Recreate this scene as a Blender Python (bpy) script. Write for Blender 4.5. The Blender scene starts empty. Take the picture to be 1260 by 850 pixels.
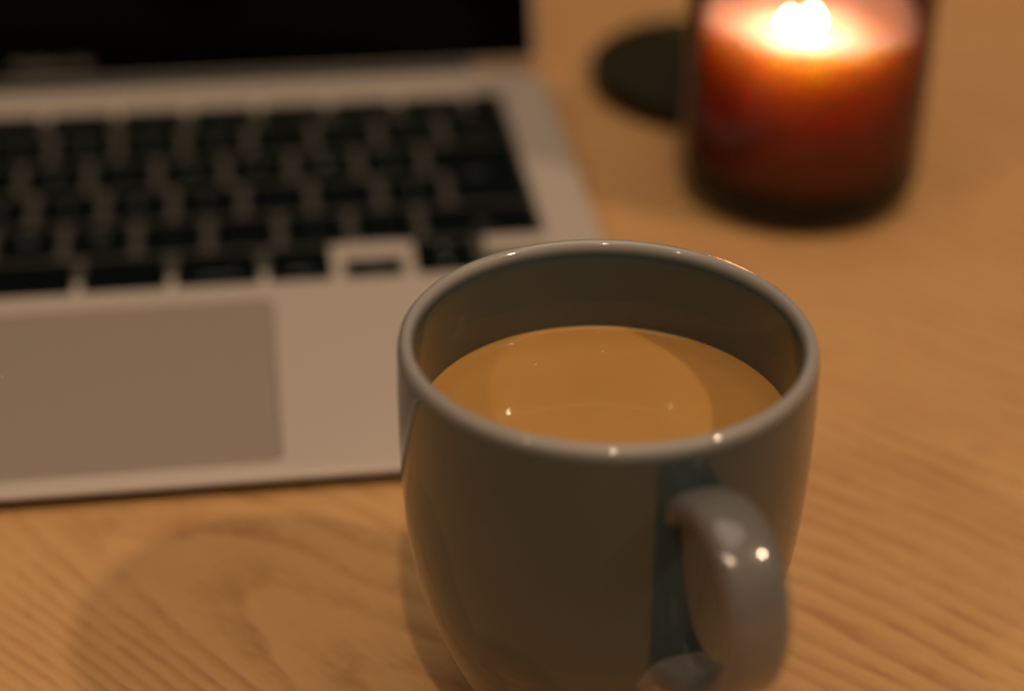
import bpy, bmesh, math, random
from mathutils import Vector, Matrix
random.seed(4)
S = 0.001                      # everything below is written in millimetres
C = bpy.context.scene.collection
scene = bpy.context.scene
rad = math.radians

# ------------------------------------------------------------------ camera
cam_d = bpy.data.cameras.new('camera'); cam = bpy.data.objects.new('camera', cam_d); C.objects.link(cam)
F = Vector((0.12274816, 0.85178288, -0.5093121)).normalized()
Rt = Vector((0.99033621, -0.13850894, 0.0070338)); Rt = (Rt - F * Rt.dot(F)).normalized()
Up = Rt.cross(F)
m = Matrix((Rt, Up, -F)).transposed().to_4x4()
CAM = Vector((-88.447, -347.751, 241.583))
m.translation = CAM * S
cam.matrix_world = m
cam_d.sensor_width = 36
cam_d.lens = 2325 / 1260 * 36
cam_d.clip_start = 0.01; cam_d.clip_end = 100
cam_d.dof.use_dof = True
cam_d.dof.focus_distance = 0.342
cam_d.dof.aperture_fstop = 5.3
cam_d.dof.aperture_blades = 0
scene.camera = cam

# ------------------------------------------------------------------ world (dim evening room)
w = bpy.data.worlds.new('World'); scene.world = w; w.use_nodes = True
bg = w.node_tree.nodes['Background']
bg.inputs[0].default_value = (1.0, 0.86, 0.72, 1); bg.inputs[1].default_value = 0.055
scene.view_settings.view_transform = 'Standard'
scene.view_settings.look = 'None'
scene.view_settings.exposure = 0.0
scene.view_settings.gamma = 1.0
scene.cycles.caustics_reflective = False
scene.cycles.max_bounces = 14
scene.cycles.transmission_bounces = 12
scene.cycles.sample_clamp_indirect = 40.0

# three small warm ceiling downlights in a row, 1.5 m above the desk
MUG = Vector((-33.0, -76.9, 0.0))
def lamp(name, x, y, power, r=0.02):
    d = bpy.data.lights.new(name, 'POINT'); d.energy = power; d.shadow_soft_size = r
    d.color = (1.0, 0.70, 0.45)
    o = bpy.data.objects.new(name, d); C.objects.link(o)
    right = Vector((0.990, -0.139, 0)); fwd = Vector((0.143, 0.990, 0))
    o.location = (MUG + Vector((0, 0, 80))) * S + right * x + fwd * y + Vector((0, 0, 1.5))
lamp('downlight', 1.25, -0.42, 51, .040)
lamp('downlight', 0.045, -0.95, 36)
lamp('downlight', -1.14, -0.95, 22)
# a broad round fill light, added unseen above the desk: the soft part of the light
d = bpy.data.lights.new('overhead_fill', 'AREA'); d.shape = 'DISK'; d.size = 1.1; d.energy = 6.2; d.color = (1.0, 0.80, 0.62)
o = bpy.data.objects.new('overhead_fill', d); C.objects.link(o); o.location = (0.05, 0.10, 1.55)

# ------------------------------------------------------------------ material helpers
def nt(name):
    m = bpy.data.materials.new(name); m.use_nodes = True
    n = m.node_tree; n.nodes.clear()
    out = n.nodes.new('ShaderNodeOutputMaterial'); p = n.nodes.new('ShaderNodeBsdfPrincipled')
    n.links.new(p.outputs[0], out.inputs[0])
    return m, n, p, out
def node(n, t, **k):
    x = n.nodes.new(t)
    for a, b in k.items(): setattr(x, a, b)
    return x
def mth(n, op, a, b=None, c=None, clamp=False):
    x = n.nodes.new('ShaderNodeMath'); x.operation = op; x.use_clamp = clamp
    for i, v in enumerate((a, b, c)):
        if v is None: continue
        if isinstance(v, (int, float)): x.inputs[i].default_value = v
        else: n.links.new(v, x.inputs[i])
    return x.outputs[0]
def noise(n, vec, scale, detail=3, rough=.5, dist=0.0):
    x = n.nodes.new('ShaderNodeTexNoise'); x.inputs['Scale'].default_value = scale
    x.inputs['Detail'].default_value = detail; x.inputs['Roughness'].default_value = rough
    x.inputs['Distortion'].default_value = dist
    n.links.new(vec, x.inputs['Vector']); return x.outputs['Fac']
def mixc(n, fac, a, b, mode='MIX'):
    x = n.nodes.new('ShaderNodeMix'); x.data_type = 'RGBA'; x.blend_type = mode
    for s, v in ((x.inputs[0], fac), (x.inputs[6], a), (x.inputs[7], b)):
        if isinstance(v, (int, float)): s.default_value = v
        elif isinstance(v, tuple): s.default_value = (*v, 1)
        else: n.links.new(v, s)
    return x.outputs[2]
def simple(name, col, rough=.5, metal=0, spec=.5, grain=0.0, gscale=900, bump=0.0, bscale=300):
    m, n, p, out = nt(name)
    p.inputs['Roughness'].default_value = rough; p.inputs['Metallic'].default_value = metal
    p.inputs['Specular IOR Level'].default_value = spec
    tc = node(n, 'ShaderNodeTexCoord').outputs['Object']
    f = noise(n, tc, gscale, 4)
    dark = tuple(c * (1 - grain) for c in col); lite = tuple(min(1, c * (1 + grain)) for c in col)
    n.links.new(mixc(n, f, dark, lite), p.inputs['Base Color'])
    if bump:
        b = node(n, 'ShaderNodeBump'); b.inputs['Strength'].default_value = bump; b.inputs['Distance'].default_value = 0.0002
        n.links.new(noise(n, tc, bscale, 3), b.inputs['Height']); n.links.new(b.outputs[0], p.inputs['Normal'])
    return m

# ---- oak desk
def wood_mat():
    m, n, p, out = nt('oiled_oak')
    tc = node(n, 'ShaderNodeTexCoord').outputs['Object']
    mp = node(n, 'ShaderNodeMapping')
    mp.vector_type = 'TEXTURE'          # local frame: x along the grain, y across it, origin at the cathedral's tip
    mp.inputs['Location'].default_value = (-0.0935, -0.047, 0)
    mp.inputs['Rotation'].default_value = (0, 0, rad(-48))
    n.links.new(tc, mp.inputs['Vector'])
    v0 = mp.outputs[0]
    # slow waviness of the trunk
    st = node(n, 'ShaderNodeMapping'); st.inputs['Scale'].default_value = (0.30, 1, 1); n.links.new(v0, st.inputs['Vector'])
    wav = noise(n, st.outputs[0], 32, 2, .5)
    wav2 = noise(n, st.outputs[0], 75, 2, .5)
    sep = node(n, 'ShaderNodeSeparateXYZ'); n.links.new(v0, sep.inputs[0])
    u = mth(n, 'MULTIPLY', sep.outputs[0], 1000); v = mth(n, 'MULTIPLY', sep.outputs[1], 1000)
    v = mth(n, 'ADD', v, mth(n, 'MULTIPLY', mth(n, 'SUBTRACT', wav, .5), 13))
    v = mth(n, 'ADD', v, mth(n, 'MULTIPLY', mth(n, 'MINIMUM', mth(n, 'ADD', v, 3), 0), 1.1))
    d = mth(n, 'SUBTRACT', 30.0, mth(n, 'MULTIPLY', u, .16))
    d = mth(n, 'ADD', d, mth(n, 'MULTIPLY', mth(n, 'SUBTRACT', wav2, .5), 3))
    d = mth(n, 'MAXIMUM', d, -60)
    r = mth(n, 'SQRT', mth(n, 'ADD', mth(n, 'MULTIPLY', v, v), mth(n, 'MULTIPLY', d, d)))
    r = mth(n, 'ADD', r, mth(n, 'MULTIPLY', mth(n, 'SUBTRACT', wav2, .5), 1.6))
    ph = mth(n, 'FRACT', mth(n, 'ADD', mth(n, 'ADD', mth(n, 'DIVIDE', r, 6.2), mth(n, 'MULTIPLY', wav, 1.2)), 0.42))
    # earlywood band: sharp start, soft fade
    cr = node(n, 'ShaderNodeValToRGB')
    e = cr.color_ramp.elements
    e[0].position = 0.0; e[0].color = (0, 0, 0, 1)
    e[1].position = 1.0; e[1].color = (0, 0, 0, 1)
    for pos, val in ((.12, .95), (.30, .75), (.60, .15)):
        x = e.new(pos); x.color = (val, val, val, 1)
    n.links.new(ph, cr.inputs[0])
    band = cr.outputs[0]
    # pores: short dashes along the grain, denser in the dark bands
    ps = node(n, 'ShaderNodeMapping'); ps.inputs['Scale'].default_value = (0.07, 1, 1); n.links.new(v0, ps.inputs['Vector'])
    pore = noise(n, ps.outputs[0], 2300, 3, .65)
    pore2 = noise(n, ps.outputs[0], 900, 3, .6)
    pt = node(n, 'ShaderNodeMapping'); pt.inputs['Scale'].default_value = (0.35, 1, 1); n.links.new(v0, pt.inputs['Vector'])
    patch = mth(n, 'ADD', noise(n, v0, 22, 3, .5), mth(n, 'MULTIPLY', mth(n, 'SUBTRACT', noise(n, pt.outputs[0], 170, 3, .6), .5), .9))
    strength = mth(n, 'MULTIPLY', band, mth(n, 'MULTIPLY_ADD', patch, 2.6, -.75), clamp=True)
    pd = mth(n, 'MULTIPLY', mth(n, 'SUBTRACT', pore, .52, clamp=True), 5.0, clamp=True)
    pd = mth(n, 'MULTIPLY', pd, mth(n, 'MULTIPLY_ADD', band, .75, .28))
    base = mixc(n, noise(n, st.outputs[0], 60, 3), (.55, .310, .122), (.615, .362, .157))
    c1 = mixc(n, mth(n, 'MULTIPLY', strength, .60), base, (.34, .150, .050))
    c2 = mixc(n, mth(n, 'MULTIPLY', mth(n, 'SUBTRACT', pore2, .35, clamp=True), .55, clamp=True), c1, (.42, .20, .072))
    c3 = mixc(n, mth(n, 'MULTIPLY', pd, .65), c2, (.17, .075, .03))
    n.links.new(c3, p.inputs['Base Color'])
    p.inputs['Roughness'].default_value = .48
    p.inputs['Specular IOR Level'].default_value = .35
    b = node(n, 'ShaderNodeBump'); b.inputs['Strength'].default_value = .35; b.inputs['Distance'].default_value = .0002
    b.invert = True
    n.links.new(mth(n, 'ADD', pd, mth(n, 'MULTIPLY', band, .3)), b.inputs['Height']); n.links.new(b.outputs[0], p.inputs['Normal'])
    return m
M_wood = wood_mat()
M_alu = simple('anodised_aluminium', (.54, .465, .40), .42, .22, grain=.04, gscale=4000, bump=.15, bscale=5000)
M_pad = simple('trackpad_glass', (.345, .285, .235), .38, .2, grain=.02)
M_groove = simple('dark_gap', (.02, .02, .02), .8)
M_well = simple('shaded_well_aluminium', (.060, .056, .046), .6, grain=.05)  # deck metal darkened to paint in the shade between the keys
M_under = simple('shade_black_underside', (.012, .011, .010), .7, spec=.1)  # aluminium case blackened: the shade under the laptop is in the colour
M_key = simple('black_keycap', (.002, .004, .004), .6, spec=.05, grain=.1)
M_leg = simple('key_legend_print', (.17, .19, .22), .6)
M_bezel = simple('black_display_glass', (.0015, .0015, .0015), .12, spec=.05)
M_hinge = simple('hinge_plastic', (.018, .018, .017), .5)
M_text = simple('bezel_lettering', (.20, .19, .17), .5)
M_rubber = simple('rubber', (.02, .02, .02), .8)
M_lid = simple('dark_bronze_lid', (.018, .014, .004), .25, .0, spec=.15, grain=.15)
M_wick = simple('charred_wooden_wick', (.03, .018, .01), .9, grain=.4)

def glaze_mat(name, ca, cb):
    m, n, p, out = nt(name)
    tc = node(n, 'ShaderNodeTexCoord').outputs['Object']
    f = noise(n, tc, 45, 4, .6); sp = noise(n, tc, 1500, 2, .6)
    c = mixc(n, f, ca, cb)
    c = mixc(n, mth(n, 'MULTIPLY', mth(n, 'SUBTRACT', sp, .64, clamp=True), 3.0, clamp=True), c, (.03, .024, .02))
    sz = node(n, 'ShaderNodeSeparateXYZ'); n.links.new(tc, sz.inputs[0])
    # faint dried tea ring just above the drink, only on the inside of the wall
    rr_ = mth(n, 'SQRT', mth(n, 'ADD', mth(n, 'MULTIPLY', sz.outputs[0], sz.outputs[0]), mth(n, 'MULTIPLY', sz.outputs[1], sz.outputs[1])))
    ins = mth(n, 'LESS_THAN', rr_, .0334)
    edge = mth(n, 'ADD', .0672, mth(n, 'MULTIPLY', noise(n, tc, 70, 3), .004))
    low = mth(n, 'LESS_THAN', sz.outputs[2], edge)
    c = mixc(n, mth(n, 'MULTIPLY', mth(n, 'MULTIPLY', ins, low), mth(n, 'MULTIPLY', noise(n, tc, 160, 4, .7), .25)), c, (.16, .085, .03))
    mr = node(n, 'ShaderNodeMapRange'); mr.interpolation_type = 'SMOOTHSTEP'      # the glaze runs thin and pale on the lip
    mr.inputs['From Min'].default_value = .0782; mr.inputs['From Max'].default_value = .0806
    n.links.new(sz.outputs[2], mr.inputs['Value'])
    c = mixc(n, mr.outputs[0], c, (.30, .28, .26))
    n.links.new(c, p.inputs['Base Color'])
    p.inputs['Roughness'].default_value = .34
    p.inputs['IOR'].default_value = 1.33
    p.inputs['Coat Weight'].default_value = .85; p.inputs['Coat Roughness'].default_value = .055
    b = node(n, 'ShaderNodeBump'); b.inputs['Strength'].default_value = .12; b.inputs['Distance'].default_value = .0005
    n.links.new(noise(n, tc, 120, 2), b.inputs['Height']); n.links.new(b.outputs[0], p.inputs['Normal'])
    return m
M_glaze = glaze_mat('grey_glaze', (.020, .041, .045), (.047, .067, .069))
M_glaze_lit = glaze_mat('lit_grey_glaze', (.105, .100, .092), (.150, .142, .130))     # same glaze, lightened: the handle's brighter lighting is put into its colour

def tea_mat():
    m, n, p, out = nt('milky_tea')
    tc = node(n, 'ShaderNodeTexCoord').outputs['Object']
    f = noise(n, tc, 40, 4, .6)
    n.links.new(mixc(n, f, (.38, .200, .054), (.50, .268, .078)), p.inputs['Base Color'])
    p.inputs['Roughness'].default_value = .03; p.inputs['IOR'].default_value = 1.34
    p.inputs['Subsurface Weight'].default_value = .35
    p.inputs['Subsurface Radius'].default_value = (1, .5, .2); p.inputs['Subsurface Scale'].default_value = .002
    return m
M_tea = tea_mat()
M_foam = simple('milk_froth', (.62, .42, .22), .4, grain=.1)

def wax_mat():
    m, n, p, out = nt('cream_wax')
    p.inputs['Base Color'].default_value = (.965, .80, .66, 1)
    p.inputs['Subsurface Weight'].default_value = 1.0
    p.inputs['Subsurface Radius'].default_value = (1.0, .62, .34); p.inputs['Subsurface Scale'].default_value = .0145
    p.inputs['Roughness'].default_value = .22
    return m
M_wax = wax_mat()
def glass_mat():
    m, n, p, out = nt('amber_glass')
    p.inputs['Base Color'].default_value = (1, 1, 1, 1)
    p.inputs['Transmission Weight'].default_value = 1; p.inputs['Roughness'].default_value = .0
    p.inputs['IOR'].default_value = 1.36
    va = node(n, 'ShaderNodeVolumeAbsorption'); va.inputs['Color'].default_value = (.83, .70, .65, 1); va.inputs['Density'].default_value = 1180
    n.links.new(va.outputs[0], out.inputs['Volume'])
    return m
M_glass = glass_mat()
def flame_mat():
    m, n, p, out = nt('flame')
    e = node(n, 'ShaderNodeEmission'); e.inputs[0].default_value = (1, .74, .55, 1); e.inputs[1].default_value = 850
    n.links.new(e.outputs[0], out.inputs[0]); return m
M_flame = flame_mat()

# ------------------------------------------------------------------ object helpers
def mesh_obj(name, bm, mat, parent=None, smooth=True, bevel=None):
    me = bpy.data.meshes.new(name); bm.normal_update(); bm.to_mesh(me); bm.free()
    me.materials.append(mat)
    if smooth:
        for f in me.polygons: f.use_smooth = True
    o = bpy.data.objects.new(name, me); C.objects.link(o)
    if parent: o.parent = parent
    return o
def thing(name, label, cat, loc=(0, 0, 0)):
    o = bpy.data.objects.new(name, None); C.objects.link(o); o.location = Vector(loc) * S
    o.empty_display_size = .02; o['label'] = label; o['category'] = cat; return o
def lathe(prof, seg=160, close=False):
    bm = bmesh.new(); rings = []
    for r, z in prof:
        if r < 1e-6: rings.append([bm.verts.new((0, 0, z * S))])
        else: rings.append([bm.verts.new((r * S * math.cos(2 * math.pi * i / seg), r * S * math.sin(2 * math.pi * i / seg), z * S)) for i in range(seg)])
    pairs = list(zip(rings, rings[1:])) + ([(rings[-1], rings[0])] if close else [])
    for a, b in pairs:
        for i in range(seg):
            j = (i + 1) % seg
            if len(a) == 1 and len(b) == 1: continue
            if len(a) == 1: bm.faces.new((a[0], b[j], b[i]))
            elif len(b) == 1: bm.faces.new((a[i], a[j], b[0]))
            else: bm.faces.new((a[i], a[j], b[j], b[i]))
    bmesh.ops.recalc_face_normals(bm, faces=bm.faces)
    return bm
def catmull(pts, n=8):
    out = []; P = [pts[0]] + list(pts) + [pts[-1]]
    for i in range(1, len(P) - 2):
        for k in range(n):
            t = k / n; q = []
            for a, b, c, d in zip(P[i - 1], P[i], P[i + 1], P[i + 2]):
                q.append(.5 * (2 * b + (c - a) * t + (2 * a - 5 * b + 4 * c - d) * t * t + (3 * b - a - 3 * c + d) * t ** 3))
            out.append(tuple(q))
    out.append(tuple(pts[-1])); return out
def rrect(x0, x1, y0, y1, r, seg=5):
    pts = []
    for cx, cy, a0 in ((x1 - r, y0 + r, -90), (x1 - r, y1 - r, 0), (x0 + r, y1 - r, 90), (x0 + r, y0 + r, 180)):
        for k in range(seg + 1):
            a = rad(a0 + 90 * k / seg); pts.append((cx + r * math.cos(a), cy + r * math.sin(a)))
    return pts
def inset_poly(pts, d):      # inset of a counter-clockwise outline
    out = []; n = len(pts)
    for i in range(n):
        p0 = Vector(pts[i - 1]); p1 = Vector(pts[i]); p2 = Vector(pts[(i + 1) % n])
        a = (p1 - p0).normalized(); b = (p2 - p1).normalized()
        na = Vector((-a.y, a.x)); nb = Vector((-b.y, b.x)); nn = (na + nb).normalized()
        out.append(tuple(p1 + nn * d / max(.3, nn.dot(na))))
    return out
def slab(levels, cap_top=True, cap_bot=True):     # levels: list of (outline, z or function of (x,y)), top first
    bm = bmesh.new(); rings = []
    for pts, z in levels:
        rings.append([bm.verts.new((x * S, y * S, (z(x, y) if callable(z) else z) * S)) for x, y in pts])
    for a, b in zip(rings, rings[1:]):
        n = len(a)
        for i in range(n):
            j = (i + 1) % n; bm.faces.new((a[i], b[i], b[j], a[j]))
    if cap_top: bm.faces.new(rings[0])
    if cap_bot: bm.faces.new(list(reversed(rings[-1])))
    return bm
def flat_shade_caps(o, ang=30):
    me = o.data
    for f in me.polygons: f.use_smooth = True
    me.set_sharp_from_angle(angle=rad(ang))

# ------------------------------------------------------------------ desk
bm = slab([(rrect(-1150, 1000, -620, 1000, 12), 0), (rrect(-1151.5, 1001.5, -621.5, 1001.5, 13), -1.5),
           (rrect(-1151.5, 1001.5, -621.5, 1001.5, 13), -26), (rrect(-1149, 999, -619, 999, 12), -28)])
desk = mesh_obj('desk', bm, M_wood); flat_shade_caps(desk)
desk['label'] = 'warm oak wooden desk top with diagonal grain under the laptop and mug'; desk['category'] = 'desk'

# ------------------------------------------------------------------ laptop
SL = rad(1.4)
lap = thing('laptop', 'open silver laptop with black keys and dark switched-off screen', 'laptop', (0, -1.6, 5.0))
lap.rotation_euler = (SL, 0, 0)
W_, D_ = 304.1, 212.4
out0 = rrect(-W_, 0, 0, D_, 11, 8)
def bottom(x, y): return -(2.7 + y * math.tan(SL))
U = 19.05; XR = -14.5; KB = 85.0
rows = [  # (row index, list of (width units, legend)) from the RIGHT edge leftwards
    [(1, 'ar'), (1, 'ud'), (1, 'al'), (1, 'option'), (1.25, 'command'), (1.25, ''), (3.5, ''), (1.25, ''), (1.25, 'command'), (1, 'option'), (1, 'fn')],
    [(1.75, 'shift')] + [(1, c) for c in '_/.,MNBVCXZ'] + [(1.75, 'shift')],
    [(1.25, None)] + [(1, c) for c in ']:;LKJHGFDSA'] + [(1.25, 'control')],
    [(1.5, None)] + [(1, c) for c in '[@POIUYTREWQ'] + [(1.0, 'tab')],
    [(1.12, 'delete')] + [(1, c) for c in '\u00a5^-098765432'] + [(1.38, '1')],
]
key_out = []    # (outline, legend, centre)
G = 1.15        # half of the metal web between two key wells
for r, row in enumerate(rows):
    x = XR; y0 = KB + r * U; y1 = y0 + U
    for wd, lg in row:
        x0, x1 = x - wd * U, x; x = x0
        if lg is None: continue
        a, b, c, d = x0 + G, x1 - G, y0 + G, y1 - G
        if lg in ('ar', 'al'):
            key_out.append((rrect(a + 1.3, b - 1.3, c, (c + d) / 2 - .2, 1.4, 3), '\u25b6' if lg == 'ar' else '\u25c0'))
        elif lg == 'ud':
            key_out.append((rrect(a, b, c, d, 1.6, 3), '', 'split'))
        else: key_out.append((rrect(a, b, c, d, 1.8, 3), lg))
# tall return key: wider in its upper half
xa = XR - G; y0 = KB + 2 * U + G; ym = KB + 3 * U + G; y1 = KB + 4 * U - G
key_out.append(([(XR - 1.25 * U + G, y0), (xa - 1, y0), (xa, y0 + 1), (xa, y1 - 1), (xa - 1, y1), (XR - 1.5 * U + G + 1, y1),
                 (XR - 1.5 * U + G, y1 - 1), (XR - 1.5 * U + G, ym), (XR - 1.25 * U + G, ym)], 'return'))
# function row
fx = [XR, -26.5] + [-26.5 - 21.1 * k for k in range(1, 12)] + [XR - 14.5 * U]
fl = [''] + ['F%d' % k for k in range(12, 0, -1)] 
for k in range(len(fx) - 1):
    key_out.append((rrect(fx[k + 1] + G, fx[k] - G, KB + 5 * U + G, KB + 5 * U + 14.2, 1.4, 3), fl[k] if k < len(fl) else 'esc'))
pad = rrect(-215, -89, 5.2, 77.2, 3.2, 5)

# deck with a real opening for every key and the trackpad
bm = bmesh.new()
top_in = inset_poly(out0, .45)
ring0 = [bm.verts.new((x * S, y * S, 0)) for x, y in top_in]
edges = [bm.edges.new((ring0[i], ring0[(i + 1) % len(ring0)])) for i in range(len(ring0))]
hole_rings = []
well = rrect(XR - 14.5 * U + .2, XR - .2, KB + .3, KB + 5 * U + 15.0, 2.2, 4)
for pts in [well, pad]:
    rg = [bm.verts.new((x * S, y * S, 0)) for x, y in pts]
    edges += [bm.edges.new((rg[i], rg[(i + 1) % len(rg)])) for i in range(len(rg))]; hole_rings.append((rg, pts))
bmesh.ops.triangle_fill(bm, use_beauty=True, use_dissolve=False, edges=edges, normal=(0, 0, 1))
for rg, pts in hole_rings:
    lo = [bm.verts.new((x * S, y * S, -1.1 * S)) for x, y in pts]
    for i in range(len(rg)):
        j = (i + 1) % len(rg); bm.faces.new((rg[i], rg[j], lo[j], lo[i]))
prev = ring0
def rim_ring(d, z):
    global prev
    pts = inset_poly(out0, d) if d > 0 else out0
    rg = [bm.verts.new((x * S, y * S, (z(x, y) if callable(z) else z) * S)) for x, y in pts]
    for i in range(len(rg)):
        j = (i + 1) % len(rg); bm.faces.new((prev[i], rg[i], rg[j], prev[j]))
    prev = rg
rim_ring(.13, -.13); rim_ring(0, -.5); rim_ring(0, -1.15); rim_ring(.25, -1.35)
base_bm = slab([(inset_poly(out0, .3), -1.3), (inset_poly(out0, 1.6), lambda x, y: -1.75 - .3 * y * math.tan(SL)), (inset_poly(out0, 5), lambda x, y: -2.2 - .7 * y * math.tan(SL)), (inset_poly(out0, 10), bottom)], cap_top=False)
bm.faces.new(list(reversed(prev)))
deck = mesh_obj('deck', bm, M_alu, lap); flat_shade_caps(deck, 40)
b = mesh_obj('bottom_case', base_bm, M_under, lap); flat_shade_caps(b, 40)
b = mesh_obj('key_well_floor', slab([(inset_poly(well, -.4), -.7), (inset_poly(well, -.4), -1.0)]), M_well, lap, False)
bgaps = []; x_ = XR
for wd, lg in rows[0][:-1]:
    x_ -= wd * U; bgaps.append(x_)

for gx, ya, yb in [(g_, KB + 5 * U + 11.2, KB + 5 * U + 15.2) for g_ in fx[1:-1]] + [(g_, KB + .1, KB + 6.5) for g_ in bgaps[1:]]:
    hw = 1.0
    if gx in bgaps[:3]: hw = 1.7; yb = KB + U - .9
    b = mesh_obj('key_web', slab([(rrect(gx - hw, gx + hw, ya, yb, .4, 2), -.04), (rrect(gx - hw, gx + hw, ya, yb, .4, 2), -.8)]), M_alu, lap); flat_shade_caps(b)
for a0 in (0, 2):       # bare aluminium left above the two half-height arrow keys
    x1 = XR - a0 * U - (1.75 if a0 else .1); x0 = XR - (a0 + 1) * U + 1.75
    b = mesh_obj('arrow_key_surround', slab([(rrect(x0, x1, KB + U / 2 + .9, KB + U - .5, 1, 3), -.02), (rrect(x0, x1, KB + U / 2 + .9, KB + U - .7, 1, 3), -.7)]), M_alu, lap); flat_shade_caps(b)
b = mesh_obj('trackpad', slab([(inset_poly(pad, .45), -.12), (inset_poly(pad, .3), -.25), (inset_poly(pad, .3), -.9)]), M_pad, lap); flat_shade_caps(b, 40)
b = mesh_obj('trackpad_gap', slab([(inset_poly(pad, -.3), -.92), (inset_poly(pad, -.3), -1.0)]), M_groove, lap, False)
# finger notch on the front edge is far left of the frame: a shallow dark lip
fcol = {}
def text_mesh(name, cu):
    tmp = bpy.data.objects.new('tmp', cu); me = bpy.data.meshes.new_from_object(tmp)
    me.name = name; bpy.data.objects.remove(tmp)
    o = bpy.data.objects.new(name, me); C.objects.link(o); return o
def legend(txt, x, y, size, parent):
    cu = bpy.data.curves.new('legend', 'FONT'); cu.body = txt; cu.size = size * S
    cu.align_x = 'CENTER'; cu.align_y = 'CENTER'; cu.materials.append(M_leg)
    o = text_mesh('legend', cu); o.parent = parent
    o.location = (x * S, y * S, .33 * S)
def make_key(pts, lg):
    q = inset_poly(pts, .28)
    cx = sum(p[0] for p in q) / len(q); cy = sum(p[1] for p in q) / len(q)
    loc = [(x - cx, y - cy) for x, y in q]
    k = mesh_obj('key', slab([(inset_poly(loc, .45), .28), (inset_poly(loc, .12), .2), (loc, 0), (loc, -.9)]), M_key, lap)
    flat_shade_caps(k, 35); k.location = (cx * S, cy * S, 0)
    if lg:
        if len(lg) == 1: legend(lg, 0, 0, 4.2 if lg.isascii() else 2.8, k)
        else: legend(lg, 0, -4.2 if lg[0] != 'F' else 0, 2.5, k)
    return k
for kk in key_out:
    if len(kk) == 3:
        pts = kk[0]; xs = [p[0] for p in pts]; ys = [p[1] for p in pts]; mid = (min(ys) + max(ys)) / 2
        make_key(rrect(min(xs), max(xs), min(ys), mid + .1, 1.2, 3), '\u25bc'); make_key(rrect(min(xs), max(xs), mid - .1, max(ys), 1.2, 3), '\u25b2')
    else: make_key(kk[0], kk[1])
# hinge barrel and screen lid
bm = bmesh.new()
x0, x1 = -W_ + 22, -22; N = 20
rings = []
for x in (x0, x1):
    rings.append([bm.verts.new((x * S, (D_ + 1.2 + 3.6 * math.cos(2 * math.pi * i / N)) * S, (-1.4 + 3.6 * math.sin(2 * math.pi * i / N)) * S)) for i in range(N)])
for i in range(N): bm.faces.new((rings[0][i], rings[0][(i + 1) % N], rings[1][(i + 1) % N], rings[1][i]))
bm.faces.new(rings[0]); bm.faces.new(list(reversed(rings[1]))); bmesh.ops.recalc_face_normals(bm, faces=bm.faces)
h = mesh_obj('hinge', bm, M_hinge, lap); flat_shade_caps(h, 40)
# lid modelled lying in its own x / height plane, then leaned back
lo = [((x if abs(y) > 12 else x), y) for x, y in rrect(-W_, 0, 0, D_ - 2, 2.5, 6)]
lo = [p for p in lo if p[1] < 20] 
lo = lo[:7] + [q for q in rrect(-W_, 0, 0, D_ - 2, 10, 6) if q[1] > 20] + lo[7:]
bm = slab([(inset_poly(lo, .6), 0), (lo, -.6), (lo, -2.6), (inset_poly(lo, 2), -3.8), (inset_poly(lo, 9), -4.6)])
lid = mesh_obj('screen_lid', bm, M_alu, lap); flat_shade_caps(lid, 40)
LEAN = 112
lid.rotation_euler = (rad(LEAN) , 0, 0)
# lid local: x right, y up along screen, z = towards the viewer (glass face)
lid.rotation_euler = (rad(180 - LEAN), 0, 0)
lid.location = (0, (D_ + 2.2) * S, 1.2 * S)
g = mesh_obj('display_glass', slab([(inset_poly(lo, 1.6), .35), (inset_poly(lo, 1.2), .1), (inset_poly(lo, 1.2), -.05)]), M_bezel, lid); flat_shade_caps(g, 40)
cu = bpy.data.curves.new('lettering', 'FONT'); cu.body = 'MacBook Air'; cu.size = 4.6 * S; cu.align_x = 'CENTER'; cu.materials.append(M_text)
t = text_mesh('lettering', cu); t.parent = lid; t.location = (-W_ / 2 * S, 4.0 * S, .42 * S)
for fxx, fyy in ((-20, 22), (-W_ + 20, 22), (-20, D_ - 25), (-W_ + 20, D_ - 25)):
    zb = bottom(0, fyy)
    ft = mesh_obj('foot', lathe([(0, 0), (6.6, 0), (7, -.3), (6.7, -2.0), (0, -2.25)], 32), M_rubber, lap)
    ft.location = (fxx * S, fyy * S, (zb + .1) * S)

# ------------------------------------------------------------------ mug
mug = thing('mug', 'grey glazed ceramic mug with looped handle, filled with milky tea', 'mug', MUG)
outer = [(16.5, 1.4), (18.2, 1.8), (21.5, 6), (25.6, 12), (29.2, 20), (32.4, 30), (34.4, 40), (35.4, 50), (35.85, 60), (35.95, 70), (35.8, 77)]
lip = [(35.72, 78.6), (35.4, 79.9), (34.75, 80.7), (33.95, 80.85), (33.3, 80.3), (32.95, 79.2)]
inner = [(32.75, 76), (32.75, 66), (32.6, 56), (32.0, 46), (30.4, 36), (27.5, 26), (22.5, 16), (14, 8.5), (5, 6.2), (0, 6)]
prof = [(0, 1.6), (13.2, 1.6), (13.6, 0.3), (14.4, 0), (15.4, 0), (16.2, .4)] + catmull(outer, 6) + lip + catmull(inner, 5)
body = mesh_obj('body', lathe(prof, 192), M_glaze, mug)
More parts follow.
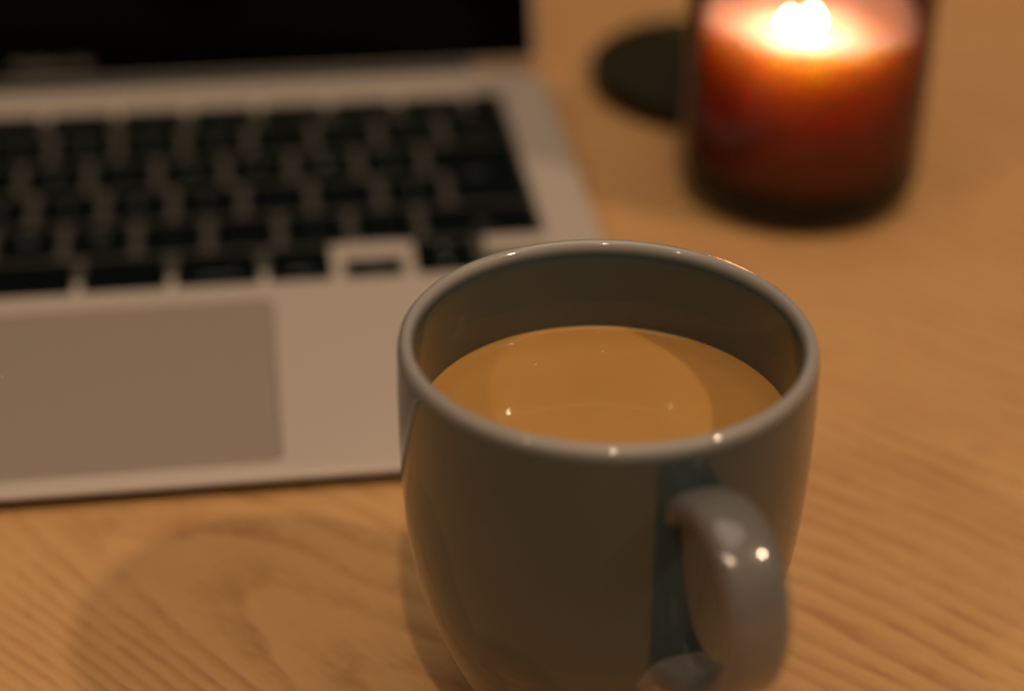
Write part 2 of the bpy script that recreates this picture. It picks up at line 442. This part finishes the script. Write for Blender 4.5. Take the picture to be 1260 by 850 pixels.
# handle: rounded strap swept along a loop in the plane through the mug's axis
camaz = math.atan2(CAM.y - MUG.y, CAM.x - MUG.x)
HA = camaz + rad(24.5)
path = [(31.5, 66.5), (35.0, 68.8), (39.5, 71.6), (46, 73.2), (52.2, 71.3), (56.6, 66.3), (58.2, 59.5), (56.8, 52), (52.5, 45.2), (46.5, 40.3), (40.5, 37.4), (35.0, 35.0), (31, 33.0)]
cl = catmull(path, 8)
bm = bmesh.new(); NS = 28; rings = []
L = len(cl)
for i, (r_, z_) in enumerate(cl):
    a = cl[max(0, i - 1)]; b2 = cl[min(L - 1, i + 1)]
    tx, tz = b2[0] - a[0], b2[1] - a[1]; l = math.hypot(tx, tz); tx /= l; tz /= l
    nx, nz = -tz, tx                          # normal in the loop plane
    s = min(i, L - 1 - i) / (L - 1)
    fl_ = math.exp(-(s / .055) ** 2)
    wdt = 5.1 + 2.2 * fl_; th = 2.55 + 2.2 * fl_
    rg = []
    for k in range(NS):
        t_ = 2 * math.pi * k / NS
        c_, s_ = math.cos(t_), math.sin(t_)
        e = 2 / 2.9
        sx = math.copysign(abs(c_) ** e, c_) * wdt; sy = math.copysign(abs(s_) ** e, s_) * th
        rr = r_ + nx * sy; zz = z_ + nz * sy
        x = rr * math.cos(HA) - sx * math.sin(HA); y = rr * math.sin(HA) + sx * math.cos(HA)
        rg.append(bm.verts.new((x * S, y * S, zz * S)))
    rings.append(rg)
for a, b2 in zip(rings, rings[1:]):
    for k in range(NS): bm.faces.new((a[k], a[(k + 1) % NS], b2[(k + 1) % NS], b2[k]))
bm.faces.new(rings[0]); bm.faces.new(list(reversed(rings[-1])))
bmesh.ops.recalc_face_normals(bm, faces=bm.faces)
handle = mesh_obj('handle', bm, M_glaze_lit, mug); handle['label'] = 'grey looped handle, coloured paler for the light on it, with small bright glints'

# ------------------------------------------------------------------ tea
TL = 63.2
tea = thing('milk_tea', 'light brown milky tea filling the grey mug', 'drink', MUG + Vector((0, 0, 7.5)))
z0 = TL - 8
surf = mesh_obj('tea_surface', lathe([(0, 1), (20, 12), (29, 30), (31.9, 48), (32.55, z0 - .5), (32.7, z0 + .75), (32.45, z0 + .5), (32.0, z0 + .22), (31.2, z0 + .07), (29.5, z0), (15, z0), (0, z0)], 160), M_tea, tea)
random.seed(8)
W0 = Vector((MUG.x, MUG.y, 0))
for (dx, dy, r_) in ((-1.5, -14.5, .42), (-23, -9.5, .3), (-22.4, -10.1, .2), (18, -18, .25), (4, 24, .2), (-9, 21, .22), (-3.4, -15.2, .2), (1.4, -14.4, .16), (-.7, -14.8, .3), (-2.2, -14.1, .24), (.1, -15.2, .22), (-15.5, -16.0, .22), (12.5, -12.6, .2)):
    q = lathe([(0, .55 * r_), (.5 * r_, .48 * r_), (.85 * r_, .25 * r_), (r_, -.05)], 14)
    o = mesh_obj('froth_bubble', q, M_foam, tea)
    o.scale = (1.5, .8, 1); o.rotation_euler = (0, 0, -.35)
    o.location = (dx * S, dy * S, (z0 + .01) * S)

# ------------------------------------------------------------------ candle
CN = Vector((64.5, 135.0, 0))
candle = thing('candle', 'lit candle in a dark amber glass jar beside the laptop', 'candle', CN)
JR, JH = 34.4, 92
op = [(0, .9), (20, .9), (24, .5), (27, 0), (29.5, .5), (31.8, 2.2), (33.3, 4.8), (34.2, 8.5), (34.4, 13), (34.4, 30), (34.4, 60), (34.4, JH - 1.2), (34.0, JH - .3), (33.0, JH), (32.0, JH - .3), (31.0, JH - 1.4), (30.6, JH - 4)]
ip = [(30.5, 60), (30.5, 30), (30.4, 17), (29.8, 12), (28, 8.8), (24, 7.8), (0, 7.5)]
jar = mesh_obj('jar', lathe(op + ip, 160), M_glass, candle)
WZ = 55.0
wx = mesh_obj('wax', lathe([(0, 7.8), (23.8, 8.1), (27.5, 9.3), (29.4, 12.4), (30.1, 17), (30.2, 30), (30.2, WZ - 4), (30.2, WZ + .5), (29.6, WZ + .2), (28.6, WZ - .3), (20, WZ - .6), (0, WZ - .6)], 128), M_wax, candle)
FP = Vector((-7.5, -15.5))
bm = slab([(rrect(-6, 6, -.8, .8, .5), WZ + 1.6), (rrect(-6.3, 6.3, -.9, .9, .6), WZ - 8)])
wk = mesh_obj('wick', bm, M_wick, candle); wk.location = (FP.x * S, FP.y * S, 0); flat_shade_caps(wk)
fl = mesh_obj('flame', lathe([(0, 0), (1.5, .5), (2.3, 1.8), (2.3, 2.6), (1.8, 3.9), (1.0, 5.2), (.4, 6.2), (0, 6.8)], 24), M_flame, candle)
fl.location = ((FP.x - 3.0) * S, FP.y * S, (WZ + .6) * S)
fl.scale = (1.05, 1.05, .8)
fl2 = fl.copy(); C.objects.link(fl2); fl2.location = ((FP.x + 3.0) * S, FP.y * S, (WZ + .6) * S); fl2.scale = (1.1, 1.1, .88)

# ------------------------------------------------------------------ candle lid
LD = Vector((60, 214, 0))
ld = mesh_obj('coaster', lathe([(0, .4), (38, .4), (39.5, 0), (41.2, .2), (42, 1), (42.2, 2.4), (42, 7), (41.2, 8), (40.2, 8), (39.3, 7.2), (38.6, 6.0), (36.5, 5.4), (20, 5.3), (0, 5.3)], 128), M_lid)
ld.location = LD * S
ld['label'] = 'round dark coaster with a raised rim lying flat on the desk behind the candle'; ld['category'] = 'coaster'
